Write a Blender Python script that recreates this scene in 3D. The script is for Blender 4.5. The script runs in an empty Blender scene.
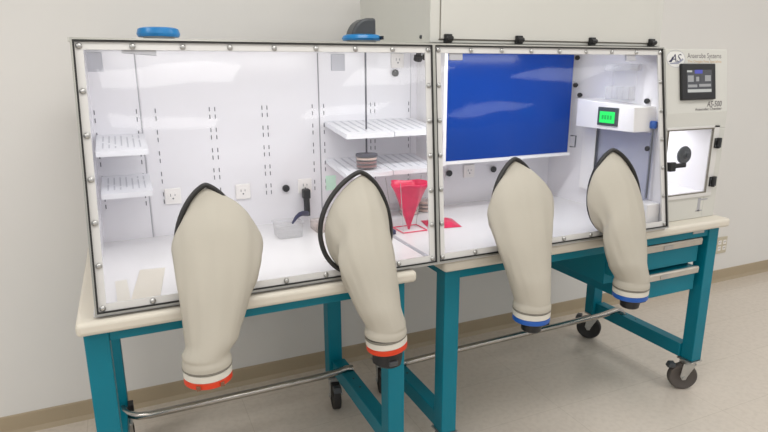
import bpy, bmesh, math, random
from mathutils import Vector, Matrix, noise
random.seed(7)
S = bpy.context.scene
COL = S.collection
def s2l(c):
    c = c / 255.0
    return c / 12.92 if c <= 0.04045 else ((c + 0.055) / 1.055) ** 2.4
def rgb(r, g, b): return (s2l(r), s2l(g), s2l(b), 1.0)

# ---------------------------------------------------------------- camera
yaw, pitch, roll = math.radians(-24.1125), math.radians(-14.104), math.radians(-0.2565)
fwd = Vector((-math.sin(yaw) * math.cos(pitch), math.cos(yaw) * math.cos(pitch), math.sin(pitch)))
rt = Vector((math.cos(yaw), math.sin(yaw), 0)); up = rt.cross(fwd)
r2 = rt * math.cos(roll) + up * math.sin(roll); u2 = up * math.cos(roll) - rt * math.sin(roll)
cd = bpy.data.cameras.new('camera'); co = bpy.data.objects.new('camera', cd); COL.objects.link(co)
cd.sensor_width = 36; cd.lens = 577.2863 / 768 * 36; cd.clip_start = 0.02; cd.clip_end = 60
m = Matrix((r2, u2, -fwd)).transposed().to_4x4(); m.translation = (0.1579, -1.4835, 1.3942)
co.matrix_world = m
S.camera = co
# ---------------------------------------------------------------- world, lights, exposure
w = bpy.data.worlds.new('world'); S.world = w; w.use_nodes = True
w.node_tree.nodes['Background'].inputs[0].default_value = (0.96, 0.965, 1.0, 1)
w.node_tree.nodes['Background'].inputs[1].default_value = 0.60
def area(name, loc, sx, sy, power, color=(1, 1, 1), rot=(0, 0, 0)):
    l = bpy.data.lights.new(name, 'AREA'); l.shape = 'RECTANGLE'; l.size = sx; l.size_y = sy
    l.energy = power; l.color = color
    o = bpy.data.objects.new(name, l); o.location = loc; o.rotation_euler = rot; COL.objects.link(o); return o
for x, px in ((-1.8, 26), (0.6, 19), (3.0, 17), (5.4, 14)):
    for y, py in ((-0.7, 1.0), (-2.4, 0.62), (-4.1, 0.5), (-5.8, 0.4)):
        area('ceiling_troffer_lamp', (x, y, 2.73), 1.2, 0.6, px * py, (1.0, 0.992, 0.975))
area('chamber_lamp', (0.54, 0.19, 1.445), 0.90, 0.05, 2.2, (0.985, 0.98, 1.0), (math.radians(38), 0, 0))
area('chamber_lamp', (1.48, 0.19, 1.445), 0.78, 0.05, 2.7, (0.96, 0.975, 1.0), (math.radians(30), 0, 0))
area('airlock_fill', (2.18, 0.30, 1.155), 0.16, 0.2, 0.55, (0.98, 0.985, 1.0))  # added fill light to brighten the airlock interior, not a known fixture
S.view_settings.view_transform = 'Standard'; S.view_settings.look = 'None'
S.view_settings.gamma = 1; S.view_settings.use_curve_mapping = False
S.view_settings.exposure = 0.0
try:
    S.cycles.use_denoising = True; S.cycles.max_bounces = 12; S.cycles.transparent_max_bounces = 24
    S.cycles.diffuse_bounces = 6; S.cycles.caustics_reflective = False; S.cycles.caustics_refractive = False
except Exception: pass

# ---------------------------------------------------------------- materials
def mat(name, c, rough=0.5, metal=0.0, spec=0.5, var=0.03, scale=12.0, emit=None, es=1.0, bump=0.0, bscale=60, trans=0.0, coat=0.0, sss=0.0):
    M = bpy.data.materials.new(name); M.use_nodes = True; nt = M.node_tree; N = nt.nodes
    b = N['Principled BSDF']
    b.inputs['Roughness'].default_value = rough; b.inputs['Metallic'].default_value = metal
    b.inputs['Specular IOR Level'].default_value = spec; b.inputs['Coat Weight'].default_value = coat
    tc = N.new('ShaderNodeTexCoord'); no = N.new('ShaderNodeTexNoise'); no.inputs['Scale'].default_value = scale
    no.inputs['Detail'].default_value = 3
    nt.links.new(tc.outputs['Object'], no.inputs['Vector'])
    rp = N.new('ShaderNodeValToRGB')
    lo = tuple(max(0, x * (1 - var)) for x in c[:3]) + (1,); hi = tuple(min(1, x * (1 + var)) for x in c[:3]) + (1,)
    rp.color_ramp.elements[0].color = lo; rp.color_ramp.elements[1].color = hi
    rp.color_ramp.elements[0].position = 0.3; rp.color_ramp.elements[1].position = 0.7
    nt.links.new(no.outputs['Fac'], rp.inputs['Fac']); nt.links.new(rp.outputs['Color'], b.inputs['Base Color'])
    if emit:
        b.inputs['Emission Color'].default_value = emit; b.inputs['Emission Strength'].default_value = es
    if bump:
        n2 = N.new('ShaderNodeTexNoise'); n2.inputs['Scale'].default_value = bscale; n2.inputs['Detail'].default_value = 4
        nt.links.new(tc.outputs['Object'], n2.inputs['Vector'])
        bp = N.new('ShaderNodeBump'); bp.inputs['Strength'].default_value = bump; bp.inputs['Distance'].default_value = 0.004
        nt.links.new(n2.outputs['Fac'], bp.inputs['Height']); nt.links.new(bp.outputs['Normal'], b.inputs['Normal'])
    return M
def clear_mat(name, tint=(1, 1, 1, 1), gloss=0.06, rough=0.04, body=0.0, bodyc=(1, 1, 1, 1), wavy=0.0):
    """thin clear plastic: transparent + a fresnel weighted gloss (+ a little cloudy body)"""
    M = bpy.data.materials.new(name); M.use_nodes = True; nt = M.node_tree; N = nt.nodes
    N.remove(N['Principled BSDF']); out = N['Material Output']
    tr = N.new('ShaderNodeBsdfTransparent'); tr.inputs[0].default_value = tint
    gl = N.new('ShaderNodeBsdfGlossy'); gl.inputs['Roughness'].default_value = rough
    lw = N.new('ShaderNodeLayerWeight'); pw = N.new('ShaderNodeMath'); pw.operation = 'POWER'; pw.inputs[1].default_value = 5.0
    mx = N.new('ShaderNodeMixShader'); lw.inputs['Blend'].default_value = 0.5
    ml = N.new('ShaderNodeMath'); ml.operation = 'MULTIPLY_ADD'; ml.inputs[1].default_value = 0.8; ml.inputs[2].default_value = gloss
    nt.links.new(lw.outputs['Facing'], pw.inputs[0]); nt.links.new(pw.outputs[0], ml.inputs[0]); nt.links.new(ml.outputs[0], mx.inputs[0])
    src = tr
    if body:
        df = N.new('ShaderNodeBsdfDiffuse'); df.inputs[0].default_value = bodyc
        m2 = N.new('ShaderNodeMixShader'); m2.inputs[0].default_value = body
        nt.links.new(tr.outputs[0], m2.inputs[1]); nt.links.new(df.outputs[0], m2.inputs[2]); src = m2
    if wavy:
        tc = N.new('ShaderNodeTexCoord'); n2 = N.new('ShaderNodeTexNoise'); n2.inputs['Scale'].default_value = 3.5; n2.inputs['Detail'].default_value = 1
        bp = N.new('ShaderNodeBump'); bp.inputs['Strength'].default_value = wavy; bp.inputs['Distance'].default_value = 0.02
        nt.links.new(tc.outputs['Object'], n2.inputs['Vector']); nt.links.new(n2.outputs['Fac'], bp.inputs['Height'])
        nt.links.new(bp.outputs['Normal'], gl.inputs['Normal'])
    nt.links.new(src.outputs[0], mx.inputs[1]); nt.links.new(gl.outputs[0], mx.inputs[2]); nt.links.new(mx.outputs[0], out.inputs[0])
    return M
M = {}
M['wall'] = mat('wall_paint', rgb(224, 223, 220), 0.6, var=0.012, scale=2, bump=0.05, bscale=150)
M['ceiling'] = mat('ceiling_tile', rgb(225, 224, 220), 0.8, var=0.04, scale=30)
M['base'] = mat('vinyl_cove', rgb(172, 157, 132), 0.45, var=0.03, scale=5)
M['teal'] = mat('teal_powder_coat', rgb(0, 117, 137), 0.42, spec=0.3, var=0.04, scale=8, bump=0.03, bscale=300)
M['cream'] = mat('cream_laminate', rgb(216, 210, 197), 0.35, var=0.015, scale=6)
M['white'] = mat('white_plastic', rgb(238, 237, 238), 0.35, var=0.01, scale=3)
M['inner'] = mat('chamber_white', rgb(236, 235, 239), 0.22, var=0.012, scale=3)
M['floorp'] = mat('chamber_floor', rgb(228, 227, 228), 0.2, var=0.015, scale=5)
M['shelf'] = mat('shelf_white', rgb(236, 237, 241), 0.4, var=0.01)
M['case'] = mat('housing_offwhite', rgb(206, 206, 200), 0.42, var=0.012, scale=4, bump=0.02, bscale=250)
M['casegrey'] = mat('housing_side', rgb(190, 189, 184), 0.5, var=0.012, scale=4)
M['border'] = mat('panel_border', rgb(214, 213, 211), 0.3, var=0.02, scale=9)
M['alu'] = mat('aluminium', rgb(178, 178, 172), 0.35, metal=0.8, var=0.06, scale=20)
M['steel'] = mat('stainless', rgb(176, 172, 166), 0.26, metal=1.0, var=0.06, scale=15)
M['handle'] = mat('brushed_handle', rgb(196, 190, 180), 0.45, metal=0.45, var=0.06, scale=20)
M['zinc'] = mat('zinc_plate', rgb(190, 190, 188), 0.32, metal=0.9, var=0.08, scale=30)
M['gasket'] = mat('black_rubber', rgb(34, 33, 32), 0.5, var=0.1)
M['black'] = mat('black_plastic', rgb(26, 27, 29), 0.42, var=0.1)
M['dgrey'] = mat('dark_grey_plastic', rgb(66, 70, 74), 0.4, var=0.12, scale=25)
M['rodgrey'] = mat('rod_grey', rgb(92, 92, 100), 0.4, var=0.05)
M['slot'] = mat('slot_dark', rgb(112, 112, 118), 0.7, var=0.05)
M['hole'] = mat('shelf_hole', rgb(206, 207, 213), 0.7, var=0.05)
M['seam'] = mat('seam_grey', rgb(168, 168, 174), 0.6, var=0.03)
M['grey'] = mat('grey_plate', rgb(196, 197, 204), 0.45, var=0.04)
M['tyre'] = mat('grey_tyre', rgb(84, 78, 74), 0.6, var=0.06)
M['tyreblack'] = mat('black_tyre', rgb(42, 40, 40), 0.6, var=0.08)
M['sleeve'] = mat('sleeve_fabric', rgb(184, 179, 167), 0.78, spec=0.25, var=0.02, scale=7, bump=0.12, bscale=45)
M['cuff'] = mat('white_ring', rgb(216, 212, 202), 0.45, var=0.02)
M['oring'] = mat('oring_grey', rgb(120, 116, 106), 0.55, var=0.06)
M['orange'] = mat('orange_ring', rgb(214, 58, 18), 0.42, var=0.06)
M['bluering'] = mat('blue_ring', rgb(24, 86, 172), 0.4, var=0.06)
M['bluedoor'] = mat('blue_door', rgb(0, 58, 146), 0.16, spec=0.12, var=0.05, scale=3)
M['clampblue'] = mat('blue_plastic', rgb(22, 122, 186), 0.3, var=0.12, scale=30)
M['red'] = mat('red_bag_film', rgb(214, 36, 84), 0.3, var=0.14, scale=30, bump=0.4, bscale=40)
M['redwire'] = mat('red_wire', rgb(224, 62, 96), 0.4)
M['agar'] = mat('agar', rgb(146, 100, 98), 0.3, var=0.2, scale=40)
M['agarpale'] = mat('pale_agar', rgb(226, 200, 186), 0.3, var=0.1, scale=40)
M['outlet'] = mat('outlet_ivory', rgb(242, 239, 236), 0.35, var=0.01)
M['wallplate'] = mat('outlet_almond', rgb(196, 188, 168), 0.4, var=0.02)
M['green'] = mat('green_label', rgb(212, 248, 226), 0.5, var=0.05)
M['navy'] = mat('navy_print', rgb(38, 40, 78), 0.5)
M['print'] = mat('dark_print', rgb(62, 48, 58), 0.5)
M['tan'] = mat('tan_print', rgb(196, 158, 110), 0.5)
M['logowhite'] = mat('logo_oval', rgb(226, 226, 224), 0.4)
M['logogrey'] = mat('logo_grey', rgb(150, 154, 172), 0.4)
M['screen'] = mat('screen_off', rgb(70, 72, 76), 0.2, emit=rgb(92, 94, 98), es=0.2)
M['tile'] = mat('screen_tile', rgb(140, 142, 144), 0.2, emit=rgb(150, 152, 154), es=0.22)
M['tile2'] = mat('screen_band', rgb(160, 163, 162), 0.2, emit=rgb(190, 194, 192), es=0.3)
M['scrblue'] = mat('screen_blue', rgb(70, 74, 150), 0.2, emit=rgb(64, 68, 150), es=0.6)
M['lcd'] = mat('lcd_green', rgb(30, 190, 80), 0.3, emit=rgb(36, 214, 92), es=0.75)
M['lcddark'] = mat('lcd_digit', rgb(24, 150, 66), 0.3, emit=rgb(24, 160, 66), es=0.5)
M['clear'] = clear_mat('clear_acrylic', (0.985, 0.985, 0.985, 1), gloss=0.02, rough=0.04, wavy=0.12)
M['clearbox'] = clear_mat('clear_polystyrene', (0.985, 0.985, 0.985, 1), gloss=0.02, rough=0.08, body=0.13, bodyc=rgb(215, 215, 216))
M['bluefilm'] = clear_mat('blue_grey_film', (0.92, 0.93, 0.97, 1), gloss=0.03, rough=0.1, body=0.14, bodyc=rgb(190, 194, 205))
M['trayfilm'] = clear_mat('warm_clear', (0.98, 0.95, 0.93, 1), gloss=0.03, rough=0.1, body=0.3, bodyc=rgb(238, 230, 226))
M['brown'] = mat('brown_board', rgb(128, 84, 62), 0.7, var=0.08)
def floor_material():
    F = bpy.data.materials.new('vinyl_floor'); F.use_nodes = True; nt = F.node_tree; N = nt.nodes; b = N['Principled BSDF']
    tc = N.new('ShaderNodeTexCoord'); mp = N.new('ShaderNodeMapping'); mp.inputs['Location'].default_value = (0.10, 0.095, 0)
    nt.links.new(tc.outputs['Object'], mp.inputs['Vector'])
    br = N.new('ShaderNodeTexBrick'); br.offset = 0.0; br.inputs['Scale'].default_value = 1.0
    br.inputs['Brick Width'].default_value = 0.61; br.inputs['Row Height'].default_value = 0.305
    br.inputs['Mortar Size'].default_value = 0.0016; br.inputs['Mortar Smooth'].default_value = 0.5
    br.inputs['Color1'].default_value = rgb(214, 205, 194); br.inputs['Color2'].default_value = rgb(211, 202, 191)
    br.inputs['Mortar'].default_value = rgb(197, 188, 176)
    nt.links.new(mp.outputs[0], br.inputs['Vector'])
    no = N.new('ShaderNodeTexNoise'); no.inputs['Scale'].default_value = 45; no.inputs['Detail'].default_value = 5
    nt.links.new(tc.outputs['Object'], no.inputs['Vector'])
    rp = N.new('ShaderNodeValToRGB'); rp.color_ramp.elements[0].color = (0.93, 0.925, 0.92, 1); rp.color_ramp.elements[1].color = (1, 1, 1, 1)
    rp.color_ramp.elements[0].position = 0.32; rp.color_ramp.elements[1].position = 0.58
    nt.links.new(no.outputs['Fac'], rp.inputs['Fac'])
    mx = N.new('ShaderNodeMix'); mx.data_type = 'RGBA'; mx.blend_type = 'MULTIPLY'; mx.inputs[0].default_value = 1
    nt.links.new(br.outputs['Color'], mx.inputs[6]); nt.links.new(rp.outputs['Color'], mx.inputs[7])
    nt.links.new(mx.outputs[2], b.inputs['Base Color'])
    b.inputs['Roughness'].default_value = 0.24; b.inputs['Specular IOR Level'].default_value = 0.45
    return F
M['floor'] = floor_material()

# ---------------------------------------------------------------- mesh helpers
class MB:
    """collects shapes for one mesh"""
    def __init__(s): s.v = []; s.f = []; s.mi = []
    def add(s, vs, fs, mi=0):
        o = len(s.v); s.v += [tuple(v) for v in vs]; s.f += [tuple(i + o for i in f) for f in fs]; s.mi += [mi] * len(fs); return s
    def box(s, x0, y0, z0, x1, y1, z1, mi=0):
        v = [(x0, y0, z0), (x1, y0, z0), (x1, y1, z0), (x0, y1, z0), (x0, y0, z1), (x1, y0, z1), (x1, y1, z1), (x0, y1, z1)]
        return s.hexa(v, mi)
    def hexa(s, v, mi=0):
        return s.add(v, [(3, 2, 1, 0), (4, 5, 6, 7), (0, 1, 5, 4), (1, 2, 6, 5), (2, 3, 7, 6), (3, 0, 4, 7)], mi)
    def tube(s, pts, r, n=12, mi=0, caps=True):
        pts = [Vector(p) for p in pts]; rr = r if isinstance(r, (list, tuple)) else [r] * len(pts)
        vs = []; prev = None
        for i, p in enumerate(pts):
            d = (pts[min(i + 1, len(pts) - 1)] - pts[max(i - 1, 0)]).normalized()
            if prev is None:
                a = Vector((0, 0, 1)) if abs(d.z) < 0.9 else Vector((1, 0, 0)); u = d.cross(a).normalized()
            else:
                u = (prev - d * prev.dot(d)).normalized()
            prev = u; t = d.cross(u)
            for k in range(n):
                an = 2 * math.pi * k / n; vs.append(p + (u * math.cos(an) + t * math.sin(an)) * rr[i])
        fs = []
        for i in range(len(pts) - 1):
            for k in range(n):
                a = i * n + k; b = i * n + (k + 1) % n; fs.append((a, b, b + n, a + n))
        if caps: fs.append(tuple(range(n - 1, -1, -1))); fs.append(tuple((len(pts) - 1) * n + k for k in range(n)))
        return s.add(vs, fs, mi)
    def lathe(s, prof, c=(0, 0, 0), n=32, mi=0, axis=None, closed=False):
        """prof: list of (r, h); axis: direction of h"""
        c = Vector(c); ax = Vector(axis or (0, 0, 1)).normalized()
        q = Vector((0, 0, 1)).rotation_difference(ax)
        vs = []
        for r, h in prof:
            for k in range(n):
                a = 2 * math.pi * k / n; vs.append(c + q @ Vector((r * math.cos(a), r * math.sin(a), h)))
        fs = []
        L = len(prof)
        for i in range(L if closed else L - 1):
            j = (i + 1) % L
            for k in range(n):
                fs.append((i * n + k, i * n + (k + 1) % n, j * n + (k + 1) % n, j * n + k))
        if not closed:
            if prof[0][0] > 1e-6: fs.append(tuple(range(n - 1, -1, -1)))
            if prof[-1][0] > 1e-6: fs.append(tuple((L - 1) * n + k for k in range(n)))
        return s.add(vs, fs, mi)
    def prism(s, poly, d, mi=0):
        """poly: 3D points of one cap; d: extrusion vector"""
        n = len(poly); d = Vector(d); a = [Vector(p) for p in poly]
        fs = [tuple(range(n - 1, -1, -1)), tuple(range(n, 2 * n))] + [(i, (i + 1) % n, (i + 1) % n + n, i + n) for i in range(n)]
        return s.add(a + [p + d for p in a], fs, mi)
    def rounded(s, x0, y0, x1, y1, z0, z1, r, n=5, mi=0):
        pts = []
        for cx, cy, a0 in ((x1 - r, y1 - r, 0), (x0 + r, y1 - r, 90), (x0 + r, y0 + r, 180), (x1 - r, y0 + r, 270)):
            for k in range(n + 1):
                a = math.radians(a0 + 90 * k / n); pts.append((cx + r * math.cos(a), cy + r * math.sin(a), z0))
        return s.prism(pts, (0, 0, z1 - z0), mi)
ROOT = {}
def obj(name, mb, mats, parent=None, smooth=False, bevel=0.0, loc=None):
    """links the collected shapes as ONE mesh object; shapes are given in world coordinates"""
    me = bpy.data.meshes.new(name)
    if parent is not None: base = ROOT[parent.name]
    else: base = Vector(loc) if loc is not None else Vector((0, 0, 0))
    me.from_pydata([tuple(Vector(v) - base) for v in mb.v], [], mb.f)
    mats = mats if isinstance(mats, (list, tuple)) else [mats]
    for k in mats: me.materials.append(M[k])
    me.polygons.foreach_set('material_index', mb.mi)
    bm = bmesh.new(); bm.from_mesh(me); bmesh.ops.recalc_face_normals(bm, faces=bm.faces); bm.to_mesh(me); bm.free()
    if smooth:
        me.polygons.foreach_set('use_smooth', [True] * len(me.polygons))
        if smooth != 'all': me.set_sharp_from_angle(angle=math.radians(38))
    o = bpy.data.objects.new(name, me); COL.objects.link(o)
    if parent is not None:
        o.parent = parent
    else:
        o.location = base
    ROOT[o.name] = base
    if bevel:
        b = o.modifiers.new('bevel', 'BEVEL'); b.width = bevel; b.segments = 2; b.limit_method = 'ANGLE'; b.angle_limit = math.radians(40)
    return o
def thing(name, loc, label, cat, group=None):
    o = bpy.data.objects.new(name, None); o.empty_display_size = 0.05; COL.objects.link(o); o.location = loc
    ROOT[o.name] = Vector(loc); o['label'] = label; o['category'] = cat
    if group: o['group'] = group
    return o
def tag(o, label, cat, group=None):
    o['label'] = label; o['category'] = cat
    if group: o['group'] = group
    return o
def struct(o): o['kind'] = 'structure'; return o
def bx(*a): return MB().box(*a)
def base_of(mb):
    xs = [v[0] for v in mb.v]; ys = [v[1] for v in mb.v]; zs = [v[2] for v in mb.v]
    return ((min(xs) + max(xs)) / 2, (min(ys) + max(ys)) / 2, min(zs))
def single(name, mb, mats, label, cat, group=None, **k):
    return tag(obj(name, mb, mats, None, loc=base_of(mb), **k), label, cat, group)
FONT = bpy.data.fonts.load('<builtin>') if False else None
def text(body, height, origin, right, upv, m_, parent, name='lettering', width=None, shear=0.0, depth=0.0006):
    """lettering lying on a surface: origin = left end of the baseline, scaled to cap height and width"""
    cu = bpy.data.curves.new(name, 'FONT'); cu.body = body; cu.size = 1.0; cu.extrude = 0.0; cu.shear = shear; cu.resolution_u = 3
    to = bpy.data.objects.new(name + '_tmp', cu); COL.objects.link(to)
    dg = bpy.context.evaluated_depsgraph_get(); dg.update()
    me = bpy.data.meshes.new_from_object(to.evaluated_get(dg)); bpy.data.objects.remove(to)
    xs = [v.co.x for v in me.vertices]; ys = [v.co.y for v in me.vertices]
    x0, x1 = min(xs), max(xs); sy = height / 0.7; sx = sy if width is None else width / (x1 - x0)
    R = Vector(right).normalized(); U = Vector(upv).normalized(); Nn = R.cross(U); O = Vector(origin)
    mb = MB()
    vs = [O + R * (v.co.x - x0) * sx + U * v.co.y * sy + Nn * depth for v in me.vertices]
    mb.add(vs, [tuple(p.vertices) for p in me.polygons])
    bpy.data.meshes.remove(me)
    return obj(name, mb, m_, parent)

# ================================================================ SETTING
WY = 0.9588
struct(obj('floor', bx(-5, -7, -0.05, 8, WY, 0), 'floor'))
struct(obj('wall_back', bx(-5, WY, 0, 8, WY + 0.1, 2.75), 'wall'))
struct(obj('ceiling', bx(-5, -7, 2.75, 8, WY + 0.1, 2.8), 'ceiling'))
bb = MB(); bb.prism([(-5, WY, 0), (-5, WY - 0.012, 0), (-5, WY - 0.007, 0.012), (-5, WY - 0.004, 0.020), (-5, WY - 0.004, 0.080), (-5, WY - 0.002, 0.085), (-5, WY, 0.085)], (13, 0, 0))
struct(obj('baseboard_back', bb, 'base'))

H = 0.80; TH = 0.036
# ================================================================ CARTS
def rail_top(x0, x1, y): return bx(x0, y, H - TH - 0.034, x1, y + 0.03, H - TH)
def caster(parent, x, y, ang, dark):
    """ang = rolling direction in the floor plane; the wheel trails behind the swivel"""
    d = Vector((math.cos(ang), math.sin(ang), 0)); a = Vector((-d.y, d.x, 0)); R = 0.062
    c = Vector((x, y, 0)) + d * 0.022 + Vector((0, 0, R))
    mb = MB()
    mb.box(x - 0.036, y - 0.036, 0.142, x + 0.036, y + 0.036, 0.148)
    mb.lathe([(0.0, 0.0), (0.027, 0.0), (0.027, 0.018), (0.0, 0.018)], (x, y, 0.126), 20)
    for sgn in (-1, 1):
        o = a * sgn * 0.021
        pl = [Vector((x, y, 0.128)) - d * 0.024, Vector((x, y, 0.128)) + d * 0.030, c + d * 0.017 + Vector((0, 0, 0.006)), c + d * 0.006 - Vector((0, 0, 0.012)), c - d * 0.008 - Vector((0, 0, 0.010)), c - d * 0.015 + Vector((0, 0, 0.008))]
        mb.prism([p + o for p in pl], a * 0.003 * sgn)
        mb.lathe([(0, 0), (0.008, 0), (0.008, 0.005), (0, 0.005)], c + o + a * 0.003 * sgn, 10, axis=a * sgn)
    mb.hexa([Vector((x, y, 0.124)) + d * s1 + a * s2 + Vector((0, 0, z)) for z in (0, 0.005) for s1, s2 in ((-0.026, -0.024), (0.03, -0.024), (0.03, 0.024), (-0.026, 0.024))])
    f = obj('caster', mb, 'zinc', parent, bevel=0.0008)
    wb = MB(); wb.lathe([(0.0, -0.013), (0.046, -0.013), (0.050, -0.016), (R - 0.004, -0.016), (R, -0.010), (R, 0.010), (R - 0.004, 0.016), (0.050, 0.016), (0.046, 0.013), (0.0, 0.013)], c, 36, axis=a)
    obj('wheel', wb, 'tyreblack' if dark else 'tyre', f, smooth=True)
    br = MB(); p = Vector((x, y, 0.104)) + d * 0.064; a = -a; d = -d
    br.hexa([p + d * s1 + a * s2 + Vector((0, 0, z)) for z, k in ((0, 1), (0.022, 0.7)) for s1, s2 in ((-0.030 * k, -0.017), (0.004, -0.017), (0.004, 0.017), (-0.030 * k, 0.017))])
    obj('brake_pedal', br, 'dgrey', f, bevel=0.004)
def cart(name, x0, x1, y0, legs, casters, label, worktop_back, ytb):
    t = thing(name, ((x0 + x1) / 2, y0 + 0.3, 0), label, 'cart')
    wt = MB(); wt.box(x0, y0, H - TH, x1, worktop_back, H)
    o = obj('worktop', wt, 'cream', t); b = o.modifiers.new('bevel', 'BEVEL'); b.width = 0.012; b.segments = 4; b.limit_method = 'ANGLE'
    o.data.polygons.foreach_set('use_smooth', [True] * len(o.data.polygons)); o.data.set_sharp_from_angle(angle=math.radians(50))
    for (a, b2, ya, yb) in legs:
        obj('leg', bx(a, ya, 0.148, b2, yb, H - TH), 'teal', t, bevel=0.003)
    return t
LW = 0.058
# left cart
lx0, lx1 = 0.012, 0.908
left = cart('lab_cart', 0.0, 0.934, 0.0, [(lx0, lx0 + LW, 0.035, 0.035 + LW), (lx1 - LW, lx1, 0.035, 0.035 + LW), (lx0, lx0 + LW, 0.60, 0.60 + LW), (lx1 - LW - 0.012, lx1 - 0.012, 0.60, 0.60 + LW)], None,
            'teal steel cart with cream top under the left half of the glove chamber, on casters', 0.73, 0)
obj('front_rail', bx(lx0 + LW, 0.04, H - TH - 0.036, lx1 - LW, 0.07, H - TH), 'teal', left, bevel=0.002)
obj('back_rail', bx(lx0 + LW, 0.615, H - TH - 0.036, lx1 - LW - 0.012, 0.645, H - TH), 'teal', left, bevel=0.002)
for a in (lx0, lx1 - LW):
    obj('top_rail', bx(a + 0.01, 0.035 + LW, H - TH - 0.036, a + LW - 0.012, 0.60, H - TH), 'teal', left, bevel=0.002)
    sb = MB(); sb.box(a + 0.002, 0.035 + LW, 0.165, a + LW - 0.002, 0.60, 0.225)
    o = obj('side_bar', sb, 'teal', left, bevel=0.003)
    for k in range(3):
        hb = MB(); hb.lathe([(0, 0), (0.004, 0), (0.004, 0.001), (0, 0.001)], (a + 0.03, 0.36 + 0.07 * k, 0.225), 10)
        obj('bolt_hole', hb, 'black', o)
fr = MB(); fr.tube([(0.052, 0.60, 0.213), (0.06, 0.57, 0.216), (0.075, 0.54, 0.218), (0.10, 0.515, 0.22), (0.14, 0.503, 0.222), (0.5, 0.50, 0.222), (0.78, 0.498, 0.224), (0.84, 0.496, 0.230), (0.875, 0.495, 0.236), (0.90, 0.495, 0.232)], 0.0135, 16)
obj('foot_rail', fr, 'steel', left, smooth=True)
obj('rail_bracket', bx(0.07, 0.565, 0.195, 0.088, 0.60, 0.240), 'black', left, bevel=0.002)
caster(left, lx0 + 0.03, 0.062, math.radians(70), True)
caster(left, lx1 - 0.03, 0.062, math.radians(72), True)
caster(left, lx0 + 0.03, 0.63, math.radians(75), True)
caster(left, lx1 - 0.040, 0.63, math.radians(-100), True)
# right cart
RX0, RX1, RY = 1.048, 2.403, 0.0317
rl, rr = 1.070, 2.386
right = cart('lab_cart', RX0, RX1, RY, [(rl, rl + LW, 0.066, 0.066 + LW), (rr - LW, rr, 0.066, 0.066 + LW), (rl, rl + LW, 0.632, 0.632 + LW), (rr - LW - 0.03, rr - 0.03, 0.632, 0.632 + LW)], None,
             'teal steel cart with drawers and cream top under the right half of the glove chamber', 0.76, 0)
obj('front_rail', bx(rl + LW, 0.072, H - TH - 0.040, rr - LW, 0.10, H - TH), 'teal', right, bevel=0.002)
obj('back_rail', bx(rl + LW, 0.645, H - TH - 0.036, rr - LW - 0.03, 0.675, H - TH), 'teal', right, bevel=0.002)
for a, dx in ((rl, 0), (rr - LW, -0.012)):
    obj('top_rail', bx(a + 0.01 + dx, 0.066 + LW, H - TH - 0.036, a + LW - 0.012 + dx, 0.632, H - TH), 'teal', right, bevel=0.002)
    o = obj('side_bar', bx(a + 0.002 + dx, 0.066 + LW, 0.150, a + LW - 0.004 + dx, 0.632, 0.212), 'teal', right, bevel=0.003)
    for k in range(3):
        hb = MB(); hb.lathe([(0, 0), (0.004, 0), (0.004, 0.001), (0, 0.001)], (a + 0.03 + dx, 0.40 + 0.06 * k, 0.212), 10)
        obj('bolt_hole', hb, 'black', o)
fr = MB(); fr.tube([(1.09, 0.47, 0.215), (1.105, 0.462, 0.222), (1.14, 0.458, 0.226), (1.3, 0.458, 0.230), (2.20, 0.466, 0.236), (2.26, 0.468, 0.241), (2.295, 0.47, 0.243), (2.325, 0.47, 0.228), (2.335, 0.47, 0.21)], 0.0135, 16)
obj('foot_rail', fr, 'steel', right, smooth=True)
# drawer cabinet hung below the right cart's top
DX0, DX1, DY = 1.83, 2.306, 0.088
dbx = MB(); dbx.box(DX0, DY + 0.04, 0.570, DX1, 0.60, H - TH - 0.002); dbx.box(DX0 + 0.10, DY + 0.04, 0.49, DX1, 0.60, 0.571)
dcab = obj('drawer_cabinet', dbx, 'teal', right, bevel=0.002)
for z0, z1, xa in ((0.612, 0.716, DX0), (0.487, 0.592, DX0 + 0.10)):
    dr = obj('drawer', bx(xa + 0.004, DY, z0, DX1 - 0.004, DY + 0.041, z1), 'teal', right, bevel=0.002)
    hm = MB(); hm.prism([(xa + 0.004, DY, z1), (xa + 0.004, DY - 0.012, z1 + 0.002), (xa + 0.004, DY - 0.016, z1 - 0.004), (xa + 0.004, DY - 0.014, z1 - 0.026), (xa + 0.004, DY - 0.009, z1 - 0.028), (xa + 0.004, DY, z1 - 0.012)], (DX1 - xa - 0.008, 0, 0))
    h = obj('pull_handle', hm, 'handle', dr)
    obj('label_slot', bx(2.08, DY - 0.018, z1 - 0.021, 2.13, DY - 0.0135, z1 - 0.006), 'zinc', h, bevel=0.001)
obj('name_plate', bx(2.235, 0.069, H - TH - 0.022, 2.30, 0.0725, H - TH - 0.006), 'zinc', right, bevel=0.001)
caster(right, rl + 0.03, 0.096, math.radians(75), True)
caster(right, rr - 0.034, 0.096, math.radians(150), False)
caster(right, rl + 0.03, 0.66, math.radians(-104), True)
caster(right, rr - 0.052, 0.655, math.radians(128), True)

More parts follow.
